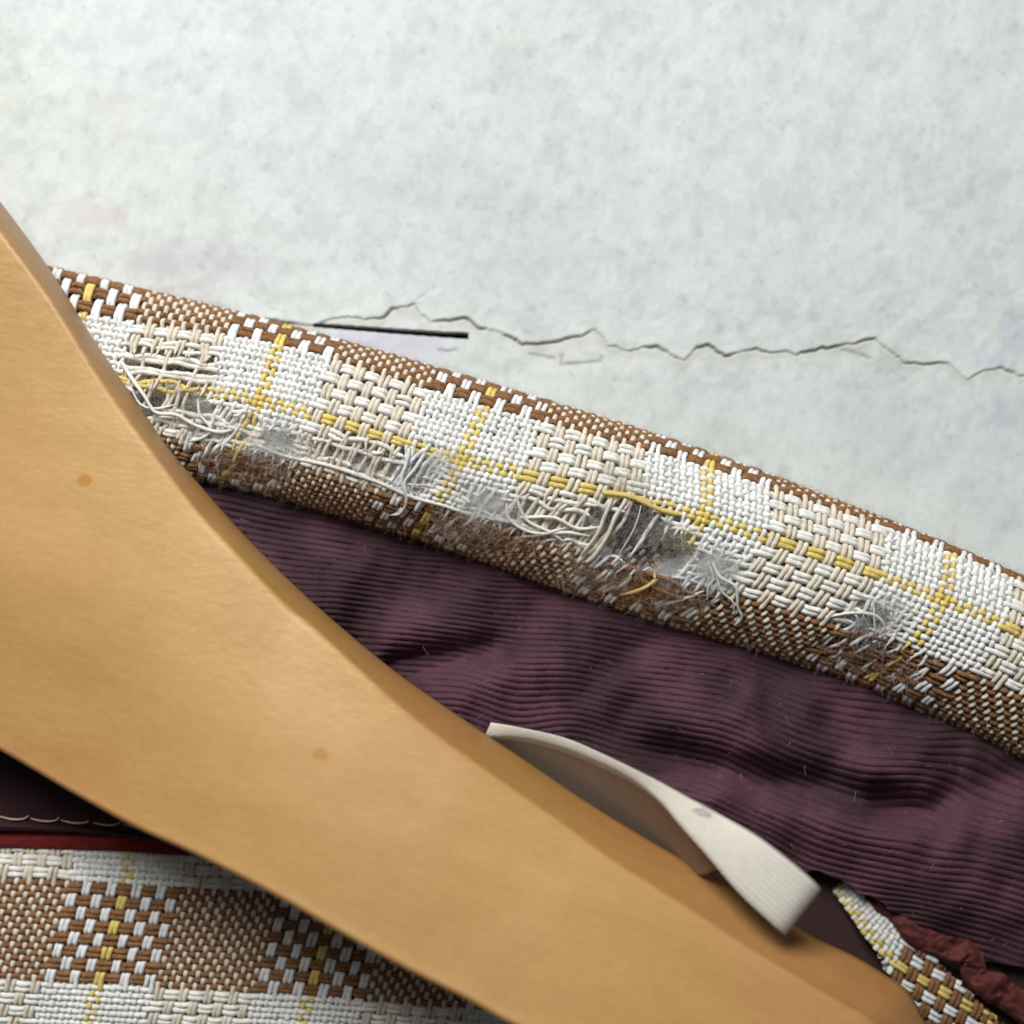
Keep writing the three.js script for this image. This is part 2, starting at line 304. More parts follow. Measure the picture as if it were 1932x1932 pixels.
// collar: a soft roll of plaid cloth
const collar = new THREE.Group(); collar.name = 'collar'; collar.userData = { label: 'rolled plaid collar, threadbare along the fold' }; jacket.add(collar);
const CU = [-34, 0, 34, 68, 102, 136, 170, 204], CV = [-10, -5, 0, 9, 18, 25, 30, 36];
const collarS = clothSurface(CU, CV, [
  [[-212, 452, 0.8], [-215, 443, 3.2], [-235, 500, 6.6], [-272, 605, 8.2], [-315, 695, 7.4], [-340, 762, 4.4], [-342, 764, 2.0], [-338, 755, 0.6]],
  [[178, 540, 0.8], [177, 532, 3.6], [157, 592, 7.4], [120, 700, 9.2], [77, 790, 8.4], [52, 856, 5.0], [50, 862, 2.0], [54, 850, 0.6]],
  [[547, 630, 0.8], [543, 621, 5.0], [527, 652, 9.8], [490, 757, 12.2], [447, 847, 10.6], [424, 902, 6.0], [421, 911, 2.4], [425, 900, 0.6]],
  [[936, 742, 0.8], [932, 733, 6.0], [916, 768, 11.2], [871, 868, 14.0], [822, 955, 12.0], [786, 1000, 6.5], [782, 1008, 2.6], [786, 996, 0.6]],
  [[1348, 874, 0.8], [1346, 863, 5.6], [1336, 886, 11.2], [1326, 977, 14.0], [1243, 1083, 12.0], [1176, 1135, 6.5], [1170, 1144, 2.6], [1175, 1132, 0.6]],
  [[1798, 1052, 0.8], [1799, 1038, 5.0], [1795, 1045, 10.6], [1777, 1132, 14.0], [1718, 1222, 12.2], [1644, 1274, 6.8], [1630, 1292, 2.6], [1638, 1278, 0.6]],
  [[2240, 1252, 0.8], [2242, 1238, 5.0], [2238, 1246, 10.6], [2222, 1332, 14.0], [2165, 1424, 12.2], [2090, 1478, 6.8], [2074, 1494, 2.6], [2082, 1480, 0.6]],
  [[2682, 1462, 0.8], [2684, 1448, 5.0], [2680, 1456, 10.6], [2664, 1542, 14.0], [2608, 1634, 12.2], [2532, 1688, 6.8], [2516, 1704, 2.6], [2524, 1690, 0.6]],
]);

const WEAR = [
  { u: 17, v: 6.4, ru: 7.5, rv: 1.9, long: 0.95, cross: 0.35, seed: 1, sway: 0.5 },
  { u: 19, v: 12.2, ru: 9, rv: 2.5, long: 0.4, cross: 0.45, seed: 2, sway: 1.8 },
  { u: 30, v: 14.2, ru: 5, rv: 2.4, long: 0.5, cross: 0.85, seed: 3, sway: 1.5 },
  { u: 39.8, v: 14.4, ru: 2.6, rv: 1.5, long: 0, cross: 0, seed: 4 },
  { u: 54, v: 13.4, ru: 7, rv: 2.1, long: 0.25, cross: 0.9, seed: 5, sway: 0.6 },
  { u: 62, v: 13, ru: 2.6, rv: 3.2, long: 0, cross: 0.4, seed: 6, sway: 1.2 },
  { u: 74.5, v: 14.8, ru: 2.6, rv: 1.3, long: 0.2, cross: 0.5, seed: 7, sway: 1.6 },
  { u: 83, v: 15, ru: 8, rv: 2.2, long: 0.3, cross: 0.96, seed: 8, sway: 0.8 },
  { u: 94, v: 13.4, ru: 4.8, rv: 3.7, long: 0, cross: 0.16, seed: 9, sway: 0.9 },
  { u: 100, v: 15.2, ru: 5.0, rv: 2.7, long: 0, cross: 0, seed: 10 },
  { u: 107, v: 14.4, ru: 1.5, rv: 1.0, long: 0, cross: 0, seed: 13 },
  { u: 129.6, v: 15.6, ru: 2.2, rv: 2.3, long: 0, cross: 0.15, seed: 11 },
  { u: 36, v: 20.0, ru: 7, rv: 2.0, long: 1, cross: 0.3, seed: 12, sway: 0.6 },
  { u: 72.5, v: 20.2, ru: 4.5, rv: 2.0, long: 1, cross: 0.35, seed: 14, sway: 0.6 },
  { u: 80, v: 20.6, ru: 3.5, rv: 1.8, long: 1, cross: 0.3, seed: 17, sway: 0.6 },
  { u: 103, v: 20.4, ru: 6.5, rv: 2.2, long: 0.75, cross: 0.25, seed: 15, sway: 1.4 },
  { u: 134, v: 21.4, ru: 5, rv: 2.2, long: 1, cross: 0.5, seed: 16, sway: 0.6 },
];
weave(collarS, { u0: -26, u1: 176, r0: -9, r1: 33, parent: collar, seed: 101, wear: WEAR, fuzz: 1.2, radial: 6, steps: 5 });
// the padding inside the roll and, in the largest tear, the cloth of the layer below
{
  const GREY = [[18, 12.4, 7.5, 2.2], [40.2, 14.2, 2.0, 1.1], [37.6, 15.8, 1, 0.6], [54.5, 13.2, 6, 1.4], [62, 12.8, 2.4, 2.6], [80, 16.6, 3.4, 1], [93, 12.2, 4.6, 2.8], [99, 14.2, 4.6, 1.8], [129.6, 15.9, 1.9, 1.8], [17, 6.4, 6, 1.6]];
  const BALLS = [[40, 14.4, 5.4, 2.9], [74.5, 14.4, 4.4, 2.2], [105, 17.2, 3.4, 2.3], [66.4, 10.4, 3, 1.8], [107.6, 14.5, 2.4, 1.8], [130, 15, 3.6, 3], [92, 18, 3, 1.6], [57, 15.6, 7, 1.2]];
  const spot = (L, u, v) => { let m = 0; for (const [a, b, c, d] of L) m = Math.max(m, 1 - sstep(0.7, 1.15, Math.hypot((u - a) / c, (v - b) / d) + (fbm(u * 0.8, v * 0.8, 95, 2) - 0.5) * 0.8)); return m; };
  const R = rng(7), dip = (u, v) => 1 - sstep(0.75, 1.15, Math.hypot((u - 98) / 6.2, (v - 16) / 3.2));
  const g = gridMesh(420, 86, (i, j) => {
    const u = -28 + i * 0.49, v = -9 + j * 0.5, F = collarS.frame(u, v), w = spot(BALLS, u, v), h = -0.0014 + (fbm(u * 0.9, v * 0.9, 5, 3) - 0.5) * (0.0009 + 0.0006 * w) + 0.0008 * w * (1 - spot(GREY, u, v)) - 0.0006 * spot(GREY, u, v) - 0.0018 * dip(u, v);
    return [F.p[0] + F.n[0] * h, F.p[1] + F.n[1] * h, F.p[2] + F.n[2] * h];
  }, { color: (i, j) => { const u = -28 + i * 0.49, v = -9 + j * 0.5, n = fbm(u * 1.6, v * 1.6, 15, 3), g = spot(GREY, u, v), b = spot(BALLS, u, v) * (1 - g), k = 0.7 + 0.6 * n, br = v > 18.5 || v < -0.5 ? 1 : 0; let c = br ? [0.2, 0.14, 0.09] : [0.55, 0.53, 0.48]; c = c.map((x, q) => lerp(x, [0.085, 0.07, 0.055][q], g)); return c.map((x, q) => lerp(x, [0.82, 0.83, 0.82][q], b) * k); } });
  mesh('padding', g, MAT.wadding, collar).userData = { label: 'grey fibrous padding showing through the holes' };
  const under = new THREE.Group(); under.name = 'underlayer_cloth'; under.userData = { label: 'brown woven cloth of the layer below the tear' }; jacket.add(under);
  weave(collarS, { u0: 92, u1: 104, r0: 12, r1: 20, parent: under, seed: 55, offset: -0.0029, steps: 4, radial: 5, kindOfRow: () => 'brown', over: (r, j) => ((r + j) & 1) === 1, plain: () => true, tint: 0.62, fuzz: 0.6 });
  // loose fibre in and around the holes
  const tuft = (u, v, ru, rv, n, cols, { h0 = -0.0012, h1 = 0.0003, len = 0.0045, rad = 0.0000125, curl = 2.4, flatness = 0.3 } = {}) => {
    n = Math.round(n * 2.2);
    for (let i = 0; i < n; i++) {
      const a = R() * 6.283, q = Math.sqrt(R()), F = collarS.frame(u + Math.cos(a) * q * ru, v + Math.sin(a) * q * rv), h = lerp(h0, h1, R()), c = cols[Math.floor(R() * cols.length)].map((x) => x * (0.8 + 0.4 * R()));
      const b = R() * 6.283, d = [Math.cos(b) + F.n[0] * flatness * (R() - 0.2), F.n[1] * flatness * (R() - 0.2), Math.sin(b) + F.n[2] * flatness * (R() - 0.2)];
      fibre(R, [F.p[0] + F.n[0] * h, F.p[1] + F.n[1] * h, F.p[2] + F.n[2] * h], d, len * (0.4 + 0.8 * R()), c, { rad, curl, segs: 5, n: F.n });
    }
  };
  const G = [hex('#a39b90'), hex('#7d7568'), hex('#c4c1ba'), hex('#5a4e40')], GW = [hex('#c9cac8'), hex('#e2e4e2'), hex('#a5a49f')], WW = [hex('#eceeec'), hex('#e6e4da'), hex('#f0f1f0')], BR = [hex('#a0683a'), hex('#8a5630'), hex('#b07a48')];
  tuft(19, 12, 9, 3, 220, G); tuft(21, 13, 6, 2, 90, GW, { h1: 0.0005 }); tuft(30, 14.5, 6, 3, 200, GW);
  tuft(40, 14.4, 5.5, 3, 420, WW, { h0: -0.0002, h1: 0.0008, len: 0.004 }); tuft(40, 14.4, 3, 1.6, 120, G, { h0: -0.0014, h1: -0.0006 });
  tuft(54, 13.4, 8, 2.4, 200, [...G, ...GW]); tuft(62, 13, 3.4, 3.4, 190, [...G, GW[0]]); tuft(58, 15, 9, 3, 130, WW, { h1: 0.0006 });
  tuft(66.5, 10.5, 3, 2, 150, WW, { h0: 0, h1: 0.0009 });
  tuft(74.5, 14.4, 5, 2.6, 330, WW, { h0: -0.0003, h1: 0.0009 });
  tuft(83, 15, 9, 3, 220, [...GW, ...WW], { h0: -0.0011, h1: 0.0002 });
  tuft(90.5, 6, 3.5, 1.8, 170, [hex('#d8d4c6'), hex('#e3e0d5'), hex('#b9b3a4')], { h0: 0.0002, h1: 0.0009, len: 0.0032 });
  tuft(93.6, 11.8, 5.6, 3.0, 420, [...G, hex('#9ba0a4'), hex('#b9bdc0')], { h0: -0.0016, h1: 0.0001, len: 0.006 });
  tuft(101, 12.4, 5, 1.8, 260, [hex('#d6d2bc'), hex('#bdb69c'), hex('#e4e0cc'), hex('#8a8266')], { h0: -0.0008, h1: 0.0007, len: 0.004 });
  tuft(101.5, 14, 3.6, 1.2, 110, [hex('#4b4236'), hex('#5d5344'), hex('#3d352b')], { h0: -0.002, h1: -0.0006 });
  tuft(92, 18, 3, 1.8, 170, GW, { h0: -0.0008, h1: 0.0004 });
  tuft(105, 17.2, 3.4, 2.2, 900, [hex('#e8ebec'), hex('#dfe3e4'), hex('#f2f3f3')], { h0: -0.0022, h1: -0.0008, len: 0.0035, rad: 0.000018 });
  tuft(107.5, 14.6, 2.6, 2, 260, WW, { h0: 0, h1: 0.0012, len: 0.005 });
  tuft(129.6, 15.6, 3.2, 3, 380, [hex('#b9bbbd'), hex('#8e9092'), hex('#d9dbdb'), hex('#77787a')], { h0: -0.0012, h1: 0.0005, len: 0.0035 });
  tuft(130, 12.6, 3, 1.4, 130, WW, { h0: 0, h1: 0.0008 });
  tuft(36, 20, 8, 2.6, 330, [...BR, ...BR, WW[1]], { h0: -0.0003, h1: 0.0005, len: 0.0035 }); tuft(36, 24, 7, 2, 160, [...BR, WW[1], WW[0]], { h0: 0, h1: 0.0006, len: 0.002 });
  tuft(75, 20.5, 7, 2.4, 360, [...BR, BR[0], WW[1]], { h0: -0.0003, h1: 0.0005, len: 0.0035 }); tuft(86, 19.5, 8, 1.4, 200, BR, { h0: -0.0002, h1: 0.0005, len: 0.003 });
  tuft(103, 20.6, 8, 2.4, 520, [...BR, BR[0], BR[2], hex('#cfa24e'), WW[1]], { h0: -0.0006, h1: 0.0006, len: 0.004 }); tuft(94, 22.5, 4, 2.5, 220, [hex('#d5c6ac'), hex('#e6ddcd'), BR[2]], { h0: 0, h1: 0.0006, len: 0.0025 });
  tuft(134, 21.6, 6, 2.6, 240, [...BR, WW[0]], { h0: -0.0002, h1: 0.0005, len: 0.003 }); tuft(60, 26, 60, 2.6, 420, [hex('#b99a72'), hex('#cdb796'), BR[1]], { h0: 0.0002, h1: 0.0006, len: 0.002, flatness: 1 });
  tuft(80, -4, 70, 2.4, 420, [hex('#a9825a'), hex('#8a5c38'), hex('#cdb796')], { h0: 0.0002, h1: 0.0006, len: 0.0016, flatness: 1.6 });
  // longer loose threads
  const thread = (pts, c, r) => {
    const f = spline(pts.map((_, i) => i), pts.map((q) => q)), out = [];
    for (let t = 0; t <= pts.length - 1 + 1e-6; t += 0.08) { const [u, v, h] = f(t), F = collarS.frame(u, v); out.push({ p: F.p.map((x, k) => x + F.n[k] * h / 1000), n: F.n, r: r * (0.85 + 0.3 * vnoise(t * 3, r * 1e6, 4)) * (1 - 0.5 * sstep(pts.length - 1.6, pts.length - 1, t)), c }); }
    return tube(out, 6, { flat: 1, ply: 0.06, twist: 3500 });
  };
  const threads = [
    [[[9, 6.2, 0.3], [12, 8.6, 1.1], [15.5, 11.2, 1.4], [18.5, 13.6, 1.3], [22, 13.6, 1.0], [26, 14.9, 0.9], [30, 15.4, 0.6], [32, 14.6, 0]], COL.white, 0.0003],
    [[[12, 10, 0.1], [15, 12.6, 0.5], [18, 13, 0.6], [21, 11.8, 0.2]], COL.white, 0.00019],
    [[[14, 14, -0.4], [17, 15.8, 0.2], [18.6, 18, 0.3], [18.4, 20, 0.2]], COL.cream, 0.0002],
    [[[24, 10.5, 0.2], [25.6, 13, 0.4], [28.5, 15, 0.7], [27.8, 17, 0.5], [25, 18.4, 0.3]], COL.white, 0.00024],
    [[[36.5, 16.2, 0.2], [42, 16.9, 0.4], [50, 16.3, 0.5], [58, 16.6, 0.4], [64, 17.3, 0.5], [69, 17.2, 0.4], [73, 17.6, 0.1]], COL.white, 0.00032],
    [[[60, 9.5, 0.3], [60.6, 12, 0.5], [61.2, 15, 0.5], [63.4, 18, 0.6], [63.8, 20.8, 0.6], [62.6, 22, 0.7]], COL.coolwhite, 0.0003],
    [[[62.5, 9.5, 0.3], [62.2, 12.5, 0.5], [61.8, 15, 0.5], [63.2, 17.2, 0.6]], COL.coolwhite, 0.00027],
    [[[77, 14, 0.2], [79, 16.4, 0.5], [83, 17.2, 0.6], [87, 15.8, 0.5], [90, 15.5, 0.2]], COL.white, 0.00028],
    [[[78, 13, 0.2], [81, 15.6, 0.6], [85, 16.4, 0.6], [88, 17.4, 0.3]], COL.white, 0.00026],
    [[[80, 15.6, 0.2], [84, 14.2, 0.6], [88, 14.8, 0.6], [91, 13.6, 0.2]], COL.white, 0.00026],
    [[[82, 18.6, 0.1], [84.5, 16.8, 0.6], [86.5, 15.2, 0.4]], COL.cream, 0.0003],
    [[[91.4, 9.2, 0.4], [91.4, 12, 0.6], [92.2, 15, 0.6], [92.6, 18.4, 0.5], [92.2, 19.6, 0.2]], COL.cream, 0.00034],
    [[[89.6, 9.6, 0.4], [90, 12, 0.6], [90.8, 15, 0.6], [91, 18.6, 0.3]], COL.cream, 0.0003],
    [[[93.6, 9.6, 0.5], [94.6, 13, 0.5], [95.4, 17, 0.3]], COL.coolwhite, 0.0001],
    [[[88, 9, 0.4], [92, 8.7, 0.6], [96, 9.5, 0.5], [100, 9.4, 0.1]], COL.yellow, 0.0004],
    [[[106.6, 14.2, 0.4], [108.6, 15.6, 1.2], [111.4, 16.4, 1.3], [113.6, 19.0, 1.0], [115.4, 20.6, 1.0], [116.0, 22.6, 0.7]], COL.coolwhite, 0.00026],
    [[[106.2, 14.4, 0.4], [108.2, 16.2, 0.9], [108.6, 17.6, 0.8], [110, 19.6, 0.6]], COL.coolwhite, 0.00018],
    [[[107.4, 14.8, 0.4], [110.2, 17.4, 1.0], [112.6, 18.6, 1.0], [114.2, 20.4, 0.9]], COL.coolwhite, 0.00016],
    [[[100, 18.6, -0.2], [104, 18.2, 0.4], [107, 19.2, 0.5], [111, 19, 0.2]], COL.brown, 0.0003],
    [[[100, 19.4, -0.2], [103, 20, 0.4], [107, 20.4, 0.5], [111, 20, 0.2]], COL.brown, 0.0003],
    [[[106.5, 22.2, 0.3], [107.5, 20.2, 0.5], [108.6, 18.4, 0.4]], COL.cream, 0.0003],
    [[[102.2, 18.6, 0.4], [101.8, 20.4, 0.7], [100.6, 23, 0.5]], COL.yellow, 0.00032],
    [[[124, 17.4, 0.4], [126.5, 15.5, 0.6], [129, 14.8, 0.6], [131, 15.8, 0.5], [131.4, 17.4, 0.3]], COL.white, 0.00024],
    [[[128.2, 13.4, 0.2], [129.4, 15.4, 0.5], [131, 17.6, 0.3]], COL.coolwhite, 0.00016],
  ];
  for (const [p, c, r] of threads) mesh('loose_thread', thread(p, c, r), MAT.yarn, collar);
}

// plaid body panel below the hanger
const body = new THREE.Group(); body.name = 'body_panel'; body.userData = { label: 'plaid cloth panel of the jacket front' }; jacket.add(body);
{
  const us = [-34, 0, 34, 68, 102], vs = [10, 13, 18, 34, 41, 50, 58], line = (dx, dy) => [[255, 1590, 4.4], [247, 1612, 6.6], [238, 1668, 7.6], [187, 1856, 8.0], [166, 1937, 7.6], [140, 2040, 6.6], [118, 2130, 5.4]].map(([x, y, h]) => [x + dx, y + dy, h - 3]);
  const S = clothSurface(us, vs, [line(-397, -22), line(0, 0), line(397, 23), line(794, 52), line(1190, 85)]);
  const hid = (u, v) => { const q = S.raw(u, v); return q[1] < 1290 + (q[0]) * 0.57 || q[0] < -330; };   // nothing of it lies this deep under the hanger
  weave(S, { u0: -46, u1: 88, r0: 11, r1: 50, parent: body, seed: 202, steps: 4, radial: 6, fuzz: 0.12, skip: hid });
  const g = gridMesh(70, 40, (i, j) => { const F = S.frame(-48 + i * 2, 10 + j), h = -0.0016; return [F.p[0] + F.n[0] * h, F.p[1] + F.n[1] * h, F.p[2] + F.n[2] * h]; }, { color: () => [0.22, 0.2, 0.17] });
  mesh('interlining', g, MAT.wadding, body);
}
// plaid corner near the hanger's tip
const corner = new THREE.Group(); corner.name = 'plaid_facing'; corner.userData = { label: 'folded plaid edge beside the hanger tip' }; jacket.add(corner);
{
  const B = [[2, 1578, 1674, -9.5, 7.5, 1.8], [8, 1612, 1722, -9, 8, 3.0], [14, 1652, 1778, -7, 10, 3.8], [18, 1690, 1818, -5, 11, 4.2], [30, 1812, 1890, -4.5, 11.2, 4.4], [44, 1955, 1974, -4.5, 11.2, 4.2]];
  const us = [-16, -8, 0, 3, 8], vs = B.map((b) => b[0]);
  const S = clothSurface(us, vs, us.map((u) => B.map(([, x, y, dx, dy, h]) => [x + dx * u, y + dy * u, h - (u > 0 ? u * u * 0.03 : u * u * 0.02)])));
  weave(S, { u0: -8, u1: 8, r0: 2, r1: 44, parent: corner, tint: 0.78, seed: 303, steps: 4, radial: 6, fuzz: 0.3, kindOfRow: (r) => (r < 18 ? 'white' : 'brown'), skip: (u, v) => u > 0.8 + Math.max(0, v - 15) * 0.45 || u < -2.6 - sstep(8, 18, v) * 2.6 + Math.max(0, v - 18) * 0.25 });  // tint darkens these yarns, painting in the shade this corner lies in
}

// lining: twill with raised ribs and soft folds
{
  const A = 9 * Math.PI / 180, ca = Math.cos(A), sa = Math.sin(A);
  const bottom = [[-300, 1390], [300, 1460], [800, 1530], [1250, 1585], [1560, 1650], [1700, 1728], [1745, 1780], [1830, 1812], [1848, 1850], [1930, 1902], [2150, 2060], [2500, 2330]];
  const topE = [[-300, 690], [100, 740], [450, 830], [830, 945], [1230, 1080], [1690, 1240], [2140, 1440], [2500, 1600]];
  const yAt = (P, x) => { for (let i = 0; i < P.length - 1; i++) if (x <= P[i + 1][0]) return lerp(P[i][1], P[i + 1][1], clamp((x - P[i][0]) / (P[i + 1][0] - P[i][0]))); return P[P.length - 1][1]; };
  const creases = [[[700, 1275], [780, 1252], [880, 1228], [1010, 1210]], [[1120, 1385], [1230, 1420], [1400, 1462], [1560, 1488], [1700, 1528], [1760, 1530], [1840, 1480], [1900, 1470]], [[540, 965], [700, 1000], [860, 1035], [1100, 1110], [1300, 1180]]];
  const height = (px, py) => {
    const t = clamp((py - yAt(topE, px)) / (yAt(bottom, px) - yAt(topE, px)));
    let h = lerp(2.6, 5.6, sstep(0, 0.5, t)) - 1.2 * sstep(0.85, 1, t);
    h += (fbm(px * 0.0075 + py * 0.004, py * 0.006, 33, 2) - 0.5) * 6 * sstep(0.05, 0.3, t);
    h += (fbm(px * 0.019, py * 0.012 - px * 0.003, 43, 2) - 0.5) * 1.9;
    creases.forEach((c, i) => { const [d, , tt] = polyDist(c, px, py, 400), w = [26, 34, 16][i], e = sstep(0, 0.2, tt) * (1 - sstep(0.7, 1, tt)); h -= [2.6, 3.2, 0.7][i] * e * Math.exp(-(d * d) / (w * w)) - [1.0, 1.2, 0.4][i] * e * Math.exp(-((d - 62) ** 2) / 1500); });
    return Math.max(2.2, h);
  };
  const PM = 0.0865;                                               // mm of cloth per plan unit at this height
  const nu = 470, nv = 600, L0 = -420, L1 = 2400, B0 = 420, B1 = 1500;
  const ribAt = (px, py) => { const along = px * ca + py * sa, across = -px * sa + py * ca; return [across + 16 * (fbm(px * 0.0045, py * 0.004, 53, 2) - 0.5) * 4 - 0.00006 * (along - 900) ** 2 * (across > 1050 ? sstep(1050, 1400, across) : 0), along]; };
  const cols = [hex('#6a4258'), hex('#3b222a'), hex('#563340')];
  const g = gridMesh(nu, nv, (i, j) => {
    const along = lerp(L0, L1, i / nu), across = lerp(B0, B1, j / nv), px = along * ca - across * sa, py = along * sa + across * ca;
    const [rb, al] = ribAt(px, py), ph = rb / 11.6, k = Math.floor(ph), f = ph - k;
    const prof = Math.sqrt(Math.max(0, 1 - (2 * f - 1) ** 2)), slub = 0.75 + 0.5 * vnoise(al * 0.045, k * 2.3, 6), tw = 0.5 + 0.5 * Math.sin(al * 0.62 + k * 2.1 + 4 * vnoise(al * 0.02, k, 9));
    return at(px, py, height(px, py) + prof * 0.5 * (0.55 + 0.45 * slub) + prof * tw * 0.1);
  }, {
    color: (i, j, p) => { const along = lerp(L0, L1, i / nu), across = lerp(B0, B1, j / nv), px = along * ca - across * sa, py = along * sa + across * ca, n = fbm(px * 0.008, py * 0.01, 63, 3), m = vnoise(px * 0.25, py * 0.25, 73), w = sstep(0.4, 0.7, n); return cols[1].map((q, k) => lerp(q, cols[2][k], w) * (0.85 + 0.3 * m)); },
    keep: (pos, a, b, c, d) => { const q = [a, b, c, d].every((k) => { const i = Math.floor(k / (nv + 1)), j = k % (nv + 1), along = lerp(L0, L1, i / nu), across = lerp(B0, B1, j / nv), px = along * ca - across * sa, py = along * sa + across * ca; return px > -290 && px < 2250 && py > yAt(topE, px) && py < yAt(bottom, px) + (vnoise(px * 0.05, 3, 3) - 0.5) * 10; }); return q; },
  });
  mesh('lining', g, MAT.cloth, jacket).userData = { label: 'purple ribbed twill lining with soft folds' };
  // lint on the lining
  const R = rng(77), lint = [], LC = [hex('#cfc6c4'), hex('#a98e9c'), hex('#d9b8a0')];
  for (let i = 0; i < 150; i++) { const px = 450 + R() * 1500, t = R(), py = lerp(yAt(topE, px) + 130, yAt(bottom, px), t); fibre(R, at(px, py, height(px, py) + 0.42), [R() - 0.5, 0.1, R() - 0.5], 0.0006 + R() * 0.0018, LC[i % 3], { curl: 1.2, segs: 4, rad: 0.00002 + R() * 0.00001 }, lint); }
  const lm = mesh('lint', mergeGeometries(lint), MAT.fluff, jacket); lm.userData.kind = 'stuff';
  // curled raw seam edge of the lining
  const eg = [], path = spline([0, 1, 2, 3, 4, 5, 6, 7, 8], [[1640, 1690, 5.5], [1690, 1722, 7.4], [1735, 1772, 8.2], [1785, 1792, 8.4], [1828, 1806, 8.8], [1838, 1846, 8.4], [1880, 1870, 8.8], [1930, 1905, 8.4], [2080, 2020, 8.2]]);
  const nS = 160, nW = 14;
  const ge = gridMesh(nS, nW, (i, j) => {
    const t = i / nS * 8, [x, y, h] = path(t), [x2, y2] = path(t + 0.05), l = Math.hypot(x2 - x, y2 - y) || 1, nx = -(y2 - y) / l, ny = (x2 - x) / l, w = j / nW, wid = 40 + 26 * vnoise(t * 2.2, 1, 5);
    return at(x + nx * (w - 0.55) * wid, y + ny * (w - 0.55) * wid, h - 2.6 + 0.35 * Math.sin(w * Math.PI) + (fbm(t * 2.2, w * 2.5, 8, 3) - 0.5) * 2.4 - (w > 0.85 ? (w - 0.85) * 6 : 0));
  }, { color: (i, j) => { const n = vnoise(i * 0.3, j * 0.5, 3); return hex('#5a2624').map((q) => q * (0.75 + 0.5 * n)); } });
  mesh('seam_edge', ge, MAT.cloth, jacket).userData = { label: 'curled dark red raw seam edge' };
}
// maroon facing with its stitched hem, and the red trim under it
{
  const us = [0, 1, 2, 3], top = [[-330, 1240], [-50, 1350], [200, 1480], [430, 1620]], lip = [[-330, 1560], [0, 1566], [200, 1574], [430, 1600]];
  const ft = spline(us, top), fl = spline(us, lip);
  const prof = [[0, 8.4], [0.55, 8.6], [0.86, 8.5], [0.885, 8.15], [0.91, 8.55], [0.96, 9.3], [0.99, 9.1], [1.0, 8.5], [0.985, 7.9], [0.9, 7.6]];
  const fp = spline(prof.map((_, i) => i), prof);
  const g = gridMesh(90, 63, (i, j) => { const t = i / 90 * 3, a = ft(t), b = fl(t), [w, h] = fp(j / 7); return at(lerp(a[0], b[0], w), lerp(a[1], b[1], w), h - 2.6 + (fbm(t * 3, w * 4, 3, 2) - 0.5) * 0.5); }, { color: (i, j) => hex('#34111a').map((q) => q * (0.85 + 0.3 * vnoise(i * 0.9, j * 0.9, 4))) });
  mesh('hem_facing', g, new THREE.MeshPhysicalMaterial({ vertexColors: true, roughness: 0.8, sheen: 0.08, sheenRoughness: 0.4, sheenColor: new THREE.Color(0.3, 0.12, 0.14), side: THREE.DoubleSide }), jacket).userData = { label: 'maroon facing with a topstitched hem' };
  const rt = spline(us, [[-330, 1556], [0, 1562], [200, 1572], [440, 1606]]), rb = spline(us, [[-330, 1596], [0, 1603], [200, 1607], [440, 1622]]);
  const gr = gridMesh(110, 26, (i, j) => { const t = i / 110 * 3, a = rt(t), b = rb(t), w = j / 26; return at(lerp(a[0], b[0], w), lerp(a[1], b[1], w), 4.6 + 0.5 * Math.sin(w * Math.PI) + (fbm(i * 0.25, j * 0.3, 3, 2) - 0.5) * 0.25 - (w > 0.9 ? (w - 0.9) * 14 : 0)); }, { color: (i, j) => hex('#7a201e').map((q) => q * (0.7 + 0.6 * fbm(i * 0.35, j * 0.5, 13, 2))) });
  mesh('red_trim', gr, new THREE.MeshStandardMaterial({ vertexColors: true, roughness: 0.95, side: THREE.DoubleSide }), jacket).userData = { label: 'narrow red felt trim strip' };
  for (let k = -4; k < 5; k++) {
    const x0 = 10 + (k - 0) * 58 - 10, y0 = 1540 + (x0 + 8) * 0.062, pts = [];
    for (let i = 0; i <= 14; i++) { const t = i / 14, e = Math.sin(t * Math.PI); pts.push({ p: at(x0 + t * 54, y0 + t * 3 + e * 4 - (t > 0.85 ? (t - 0.85) * 30 : 0), 5.95 + e * 0.55), n: [0, 1, 0], r: 0.00019 * (0.6 + 0.4 * e), c: hex('#cbb19c') }); }
    mesh('stitch', tube(pts, 6, { flat: 1, ply: 0.1, twist: 5000 }), MAT.yarn, jacket);
  }
}
